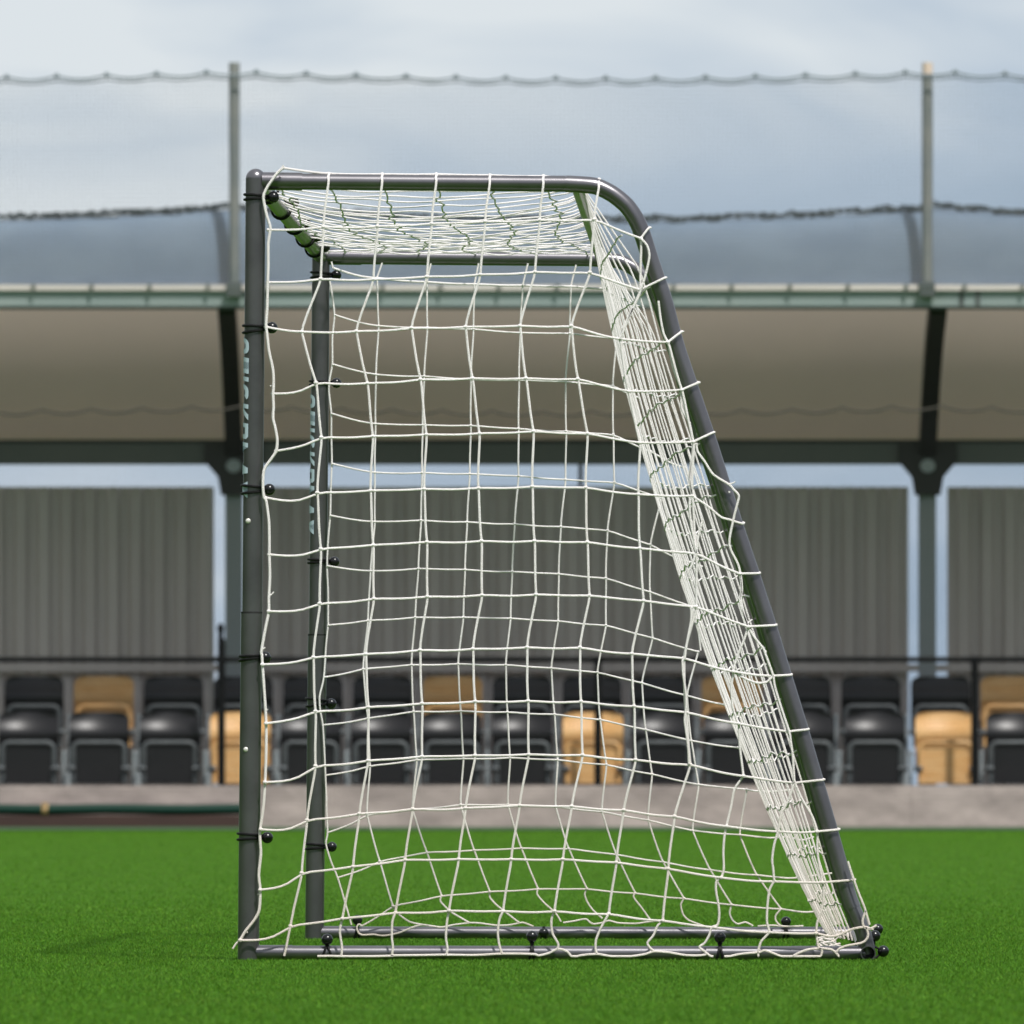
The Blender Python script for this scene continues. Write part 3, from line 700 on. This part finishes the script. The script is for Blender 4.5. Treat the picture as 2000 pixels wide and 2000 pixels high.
# hem rope beside the near upright
rope(near, 'T1 545,135 490,185 400,310 360,400 370,490 395,600 425,700 405,850 405,1050 400,1215 395,1450 385,1590 T3 385,90 400,210 410,310 450,500 455,650 450,720 455,850 450,950 475,1060 490,1160 480,1260 430,1340 365,1440 355,1600 U8 365,345 385,380 410,560 415,750 415,885 420,1100 410,1300 410,1420 375,1600 340,1800 T8 345,480 350,570 355,640 370,860 385,1125 385,1400 375,1680 360,1900 T5 345,180 325,330 335,520 315,720 330,860 320,1050 270,1150 190,1250 140,1335', rN*1.15, n=3)
rope(near, 'T5 140,1335 100,1370 70,1420', rN*.8)
near_ex = ['U5 1740,1280 V1 300,-90 370,10 450,130 600,225 640,270 690,330 670,430 640,550 600,790 680,970 705,1065 720,1200 710,1300 740,1450 780,1565',
 'T2 1215,800 1275,870 1295,980 1250,1180 1210,1285', 'U5 1140,10 1090,130 1020,300', 
 'T2 1215,1285 1180,1380 1090,1560 1040,1650', 'U5 1380,-60 1400,100 1430,250 1470,330 1485,400 1530,600 1600,780 1610,900 1680,1120 1710,1270 1740,1300',
 'U5 1600,780 1600,950 1680,1100', 'V1 255,325 225,400 240,600 270,750 290,870', 'V1 240,10 225,180 255,325', 'V1 290,870 240,1000 220,1030', 'V1 350,560 310,700 290,870',
 'U5 1710,1270 1700,1420 1680,1600 1700,1780',
 'V1 700,1065 715,1200 700,1320 720,1400 780,1565', 'V1 290,1375 V2 245,-60 240,60 195,300 180,410 160,440 165,560 190,740 195,860 190,920 180,1000 200,1150 215,1280 220,1410',
 'V1 780,1565 V2 740,240 690,360 650,480 640,540', 'V2 780,120 840,220 920,320 940,370 980,480 1015,580 1030,680 1090,880 1165,1105 1180,1200 1195,1300 1205,1420 1215,1590',
 'V2 640,540 620,700 630,850 660,960 690,1030', 'V2 690,1030 700,1250 735,1525', 'V2 640,540 760,610 860,645 950,640 1015,580',
 'V2 735,1525 650,1650 620,1800 V4 1540,550', 'V5 1210,150 1160,300 1090,440 1060,600 1025,720 1005,860 1015,960 1025,1070',
 'V5 1215,130 1290,300 1380,450 1430,600 1430,720 1440,860 1480,1080 1490,1220 1470,1350 1430,1460 1420,1560',
 'V4 1540,550 1520,650 1510,800 1515,950 1490,1035 V5 480,1070 475,1160 500,1300 505,1400 490,1480 435,1505 410,1580 370,1650 320,1690 370,1750 410,1800 450,1835',
 'V5 1025,1070 980,1150 960,1300 955,1450 975,1550 900,1640 870,1760 880,1830', 'V5 1420,1560 1440,1680 1475,1730 1460,1820 1400,1835 1200,1825',
 'V5 1420,1560 1560,1590 1650,1570 1760,1520 1880,1500 T6 1450,1225 1510,1195', 'V5 1890,1500 1910,1560 1900,1610 1850,1650 1700,1680 1640,1710 1615,1750',
 'V5 1200,1815 1260,1765 1350,1720 1460,1705 1560,1720 1610,1770 1640,1830',
 'T6 1235,590 1270,700 1330,870 1390,1020 1420,1120 1440,1190', 'T6 1405,1060 1375,1150 1385,1210',
 'T6 1390,1215 1430,1230 1480,1230',
 'V4 430,1375 360,1500 310,1620 305,1720 320,1785', 'V4 940,1440 890,1490 850,1580 800,1640 800,1670 850,1740', 
 'V3 350,1365 320,1450 315,1600 325,1700 315,1805', 'V3 855,1345 835,1450 825,1600 840,1700 830,1795', 'V3 1365,1350 1330,1430 1315,1550 1325,1650 1355,1780', 'V3 1850,1350 1820,1440 1830,1560 1885,1660 1875,1715',
 'T5 1105,1130 1080,1250 1100,1400 1095,1520', 'T5 615,1200 590,1320 555,1520',
 'T5 870,1525 1000,1522 1200,1530 1570,1520 V3 315,1805 600,1800 830,1795 1100,1800 1355,1780 1650,1785 1700,1805 1800,1770 1875,1715 V4 0,1725 45,1760 90,1825 180,1800 320,1785 450,1815 600,1822 760,1790 850,1750 920,1752 1000,1762 1150,1800 1280,1805 1350,1790',
 'V4 1520,1835 1650,1790 1800,1765 1850,1760 1890,1735 1930,1745 V5 1010,1770 1100,1820 1200,1830']
for s in near_ex: rope(near, s, rN*.95)
for s in ('U8 415,1270 435,1262 460,1236', 'T1 545,135 548,122 541,108', 'T1 490,185 478,176', 'T8 345,430 362,420 378,408', 'T8 378,1010 392,1000 402,990', 'T5 190,1250 203,1256 208,1266', 'T5 318,900 304,905',
          'V1 600,215 630,212 658,196', 'V1 610,290 600,298 596,286', 'V2 900,330 925,300', 'V2 930,370 948,355 940,340', 'T3 430,650 424,640', 'V5 1155,1815 1170,1808'): rope(near, s, rN*.55)
# knots
for i, row in enumerate(NEAR):
    for j, p in enumerate(row):
        c = NP(i, j); near.ball(c, rN*1.9, 8, (1, .9, .85))
far = MB(); FD = -.034
def FP(i, j): return PF_(FAR[i][j], FD+jig(i+3, j+5, .005))
for i, row in enumerate(FAR):
    horiz(far, [FP(i, j) for j in range(len(row))], rF*(1.2 if i == 0 else .95), .0018, .004)
for j in range(1, 10):
    pts = [FP(i, j) for i in range(len(FAR)) if j < len(FAR[i]) and not (i < 6 and j == len(FAR[i])-1 and j >= 7) and not (i == 9 and j == 9) and not (i == 8 and j == 9)]
    if j >= 7: pts = [FP(i, j) for i in range(len(FAR)) if j < len(FAR[i]) and i >= {7: 4, 8: 7, 9: 10}[j]]
    vert(far, pts, rF, .0012)
for s in ('T1 985,1200 1010,1340 1030,1520 1020,1640 1010,1750 T3 1010,440 985,580 978,700 1000,905 1000,1100 1005,1300 U8 1005,25 995,300 990,515 970,750 960,990 970,1250 970,1500 970,1550 950,1750 T8 930,690 890,870 895,1000 920,1140 935,1400 945,1615 955,1850 T5 955,100 965,320 950,430 1000,600 1060,745 1130,980 1190,1190',
  'U1 225,1030 175,1172', 'U1 685,1035 645,1210', 'U1 1135,1035 1095,1230', 'U1 1600,1035 1550,1242', 'T2 605,1050 555,1250', 'T1 1000,1020 1015,1080',
  'U5 1000,-60 995,150 985,290', 'V3 325,1300 370,1370 480,1450 600,1478', 'V3 785,1205 775,1260 870,1355 960,1410 1050,1462', 'V3 1240,1165 1240,1220 1300,1290 1400,1370 1520,1462',
  'V3 1695,1140 1685,1190 1750,1270 1860,1370 1910,1450', 'V4 225,1140 203,1190 225,1260 280,1340 370,1420', 'V4 680,1180 665,1220 740,1320 820,1430', 'V4 1140,1230 1110,1290 1130,1380 1190,1440 1330,1492',
  'V4 1590,1290 1570,1370 1600,1440 1650,1472 1720,1455 1790,1490', 'V5 1090,1330 1040,1390 1040,1440 1090,1490 1200,1495 1300,1490', 'V5 870,1492 1000,1485 1090,1492',
  'T5 1290,1200 1260,1185 1240,1220 1260,1290 1300,1315 1400,1308 1470,1325 1550,1315 1650,1280 1750,1220 1850,1190 1930,1200',
  'V3 600,1478 700,1492 790,1502 900,1480 1050,1462 1150,1465 1300,1485 1420,1482 1510,1465 1560,1460 1650,1495', 'V4 0,1460 100,1445 210,1425 250,1455 290,1472 370,1460 430,1440 520,1462 680,1468 780,1455 860,1445 940,1440',
  'V5 1090,1330 1300,1360 1450,1350 1600,1330', 'V4 1665,630 V5 980,660 1150,650 1290,680 1400,650', 'V4 1825,1010 V5 1160,1040 1350,1020 1590,990', 'V2 765,1650 840,1665 1000,1670 1180,1655', 'U5 1310,1360 1480,1460 1640,1520', 'U6 1700,1375 1755,1600 1780,1790', 'U6 1590,930 1700,960 1800,1000'):
    rope(far, s, rF, PF_, FD, 4)
for i, row in enumerate(FAR):
    for j, p in enumerate(row):
        if j and not (i == 0): far.ball(FP(i, j), rF*1.8, 8, (1, .9, .85))
near.build('side_net', M['cord'], goal, fixn=False)
far.build('side_net', M['cord'], goal, fixn=False)

# roof net: slack between the crossbar and the rear top bar
NT = 29; roof = MB(); rR = .0021
def roofp(u, t):
    a = max(0, min(1, (u-512)/(1127-512)))
    s = .058*math.sin(PI*t**.6)*(math.sin(PI*min(1, a*1.02))**.55 if a > 0 else 0)*(1-.25*a)
    edge = 346+ (6 if a < .02 else 0)
    v = edge+3.5*a
    p = G(u, v, t); p.z -= s; return p
cols = [642-105+105.6*k for k in range(0, 6)]
for k in range(1, NT):
    t = k/NT+.25/NT*math.sin(k*7.7)
    ph = k*1.9; P = []
    for i in range(44):
        u = 512+615*i/43
        p = roofp(u, t); near_node = math.cos(2*PI*(u-642)/105.6)
        p.z += .0022*math.sin(ph+u*.03)-.0025*near_node*math.sin(k*3.1); p.y += .012*math.sin(u*.045+k*1.3)
        P.append(p)
    roof.tube(P, rR, 5)
for c, u in enumerate(cols):
    P = []
    for k in range(0, NT*2+1):
        t = k/(NT*2); p = roofp(max(514, u), t); z_ = (7+4*math.sin(c*2.2+k*.21))*SP
        p.x += z_*math.sin(k*PI/2+c)*(.5+.5*math.sin(k*.9+c))+.035*math.sin(t*9+c*1.1)*t
        P.append(p)
    roof.tube(P, rR*1.1, 5)
roof.build('roof_net', M['cord'], goal, fixn=False)

# back net: hangs from the rear top bar and bellies into the goal
INC = [(u, v) for u, v in inc]
def inc_u(v):
    for a, b in zip(INC[4:], INC[5:]):
        if a[1] <= v <= b[1]: return a[0]+(b[0]-a[0])*(v-a[1])/(b[1]-a[1])
    return INC[4][0] if v < INC[4][1] else INC[-1][0]
back = MB()
def backp(s, t):
    v = 362+(1838-362)*s
    chord = 1135+(1618-1135)*s
    mid = chord-50*math.sin(PI*s)**.7
    edge = inc_u(v)-19
    if v < 520: k_ = max(0, (v-362)/158); edge = 1137+(inc_u(520)-19-1137)*k_
    w_ = (4*t*(1-t))
    u = edge+(mid-edge)*w_
    dz = (45*w_*math.sin(PI*min(1, s*1.05))**.6)*SP*(1-s*.55)
    p = G(u, v, t); p.z -= dz*.9
    if p.z < .02: p.z = .02
    return p
for k in range(1, NT):
    t = k/NT+.3/NT*math.sin(k*5.3); P = []
    for i in range(61):
        s = i/60; p = backp(s, t); p.x += (.0032*math.sin(i*.13+k*1.7)+.0008*math.sin(i*.78+k*2.6))*math.sin(PI*s)**.5; P.append(p)
    back.tube(P, rR, 5)
for r_ in range(1, 15):
    s = r_/14.7; P = []
    for k in range(0, NT*2+1):
        t = k/(NT*2); p = backp(min(1, s+.0012*math.sin(k*PI/2+r_)), t); p.z += .0026*math.sin(k*PI/2+r_*.7)+.004*math.sin(k*.4+r_); p.x += .0012*math.cos(k*1.9); P.append(p)
    back.tube(P, rR*1.05, 5)
# slack hem along the ground
P = []
for k in range(0, 90):
    t = k/89; p = backp(1.0, t); p.x += .022*math.sin(k*1.3); p.z = .018+.008*math.sin(k*2.1); p.x = max(p.x, G(1590, 0, t).x); P.append(p)
back.tube(P, rR*1.3, 6)
back.build('back_net', M['cord'], goal, fixn=False)

# ------------------------------------------------------------------ bungee ball ties
RC = .0031; RB = .0135
def tie(ball, cords, par=goal):
    m = MB()
    for c in cords: m.tube(c, RC, 6, closed=True)
    o = m.build('bungee_cord', M['bungee'], par)
    b_ = MB(); b_.ball(ball, RB, 20); b_.tube([Vector(ball)+Vector((0, 0, RB*.0)), Vector(ball)+(cords[0][0]-Vector(ball))*.75], RB*.5, 10)
    b_.build('toggle_ball', M['black'], o); return o
def post_tie(v, ub, vb, t, spread=7, tilt=0):
    """horizontal bungee round an upright; ub/vb = ball centre in picture pixels at that plane"""
    c = G(pc(v), v, t); Y = YN+DYF*t; ball = Q(ub, vb, Y-.012)
    rp = (R_POST*1.045 if v > 1197 else R_POST*.985)+RC*.9; cords = []
    for sg in (-1, 1):
        loop = []
        for i in range(19):
            a = math.radians(-28 - (360-56)*i/18)
            dz = sg*spread*SP*(.45+.55*(-math.cos(a)*.5+.5))
            loop.append(Vector((c.x+rp*math.cos(a), c.y+rp*math.sin(a), c.z+dz+tilt*SP*math.cos(a))))
        loop = [ball+Vector((-.004, 0, sg*.003))]+loop
        cords.append(loop)
    return tie(ball, cords)
for v, ub, vb, sp, ti in ((385, 534, 385, 5, 0), (642, 531, 640, 7, 1), (956, 526, 956, 8, 0), (1284, 518, 1284, 4, 2), (1634, 522, 1636, 6, 0)): post_tie(v, ub, vb, 0, sp, ti)
for v, ub, vb, sp in ((537, 657, 537, 6), (748, 657, 748, 4), (1096, 653, 1097, 4), (1372, 647, 1374, 9), (1653, 648, 1654, 6)):
    vn = (v-HZ*.124)/.876; post_tie(vn, ub, vb, 1, sp)
def bar_tie(ub, vb, t, vc, rb, du=7):
    Y = YN+DYF*t; ball = Q(ub, vb, Y-.012); cen = Q(ub, vc, Y); cords = []; rr_ = rb+RC
    for sg in (-1, 1):
        loop = [ball+Vector((sg*.004, 0, -.006))]
        for i in range(15):
            a = math.radians(-240+ (300)*i/14) if False else math.radians(125+290*i/14)
            loop.append(cen+Vector((sg*du*SP*(.5+.5*math.sin(-a)), rr_*math.cos(a), max(rr_*math.sin(a), -rr_+.001))))
        cords.append(loop)
    return tie(ball, cords)
bar_tie(639, 1835, 0, 1861, R_GND, 13); bar_tie(1039, 1829, 0, 1861, R_GND, 5); bar_tie(1406, 1831, 0, 1862, R_GND, 7)
bar_tie(698, 1797, 1, 1822, R_GND, 6); bar_tie(1062, 1822, .985, 1823, R_GND, 7); bar_tie(1535, 1800, 1, 1823, R_GND, 7)
# ties on the rear ground bar: balls hang out behind it
for (ub, vb, t) in ((1725, 1858, .01), (1708.5, 1828, .10), (1714, 1815, .32)):
    Y = YN+DYF*t; ball = Q(ub, vb, Y); cen = G(1695.5, 1861.5, t); cords = []
    for sg in (-1, 1):
        loop = [ball]
        for i in range(15):
            a = math.radians(50+260*i/14); loop.append(cen+Vector(((R_GND+RC+.001)*math.cos(a), sg*.006, (R_GND+RC)*math.sin(a))))
        cords.append(loop)
    tie(ball, cords)
# ties along the crossbar
for kk, (du, dv) in ((.978, (22, -16)), (.952, (24, -14)), (.927, (22, -4)), (.906, (22, -2)), (.889, (22, -2))):
    Y = YN/kk; t = (Y-YN)/DYF; cen = G(499.5, 352, t); rr_ = R_POST*.80+RC+.0008; ball = cen+Vector(((du+2)*SP, 0, -dv*SP)); cords = []
    for sg in (-1, 1):
        loop = [ball]
        for i in range(17):
            a = math.radians(-20 - 300*i/16); loop.append(cen+Vector((rr_*math.cos(a), sg*.010, rr_*math.sin(a))))
        cords.append(loop)
    tie(ball, cords)
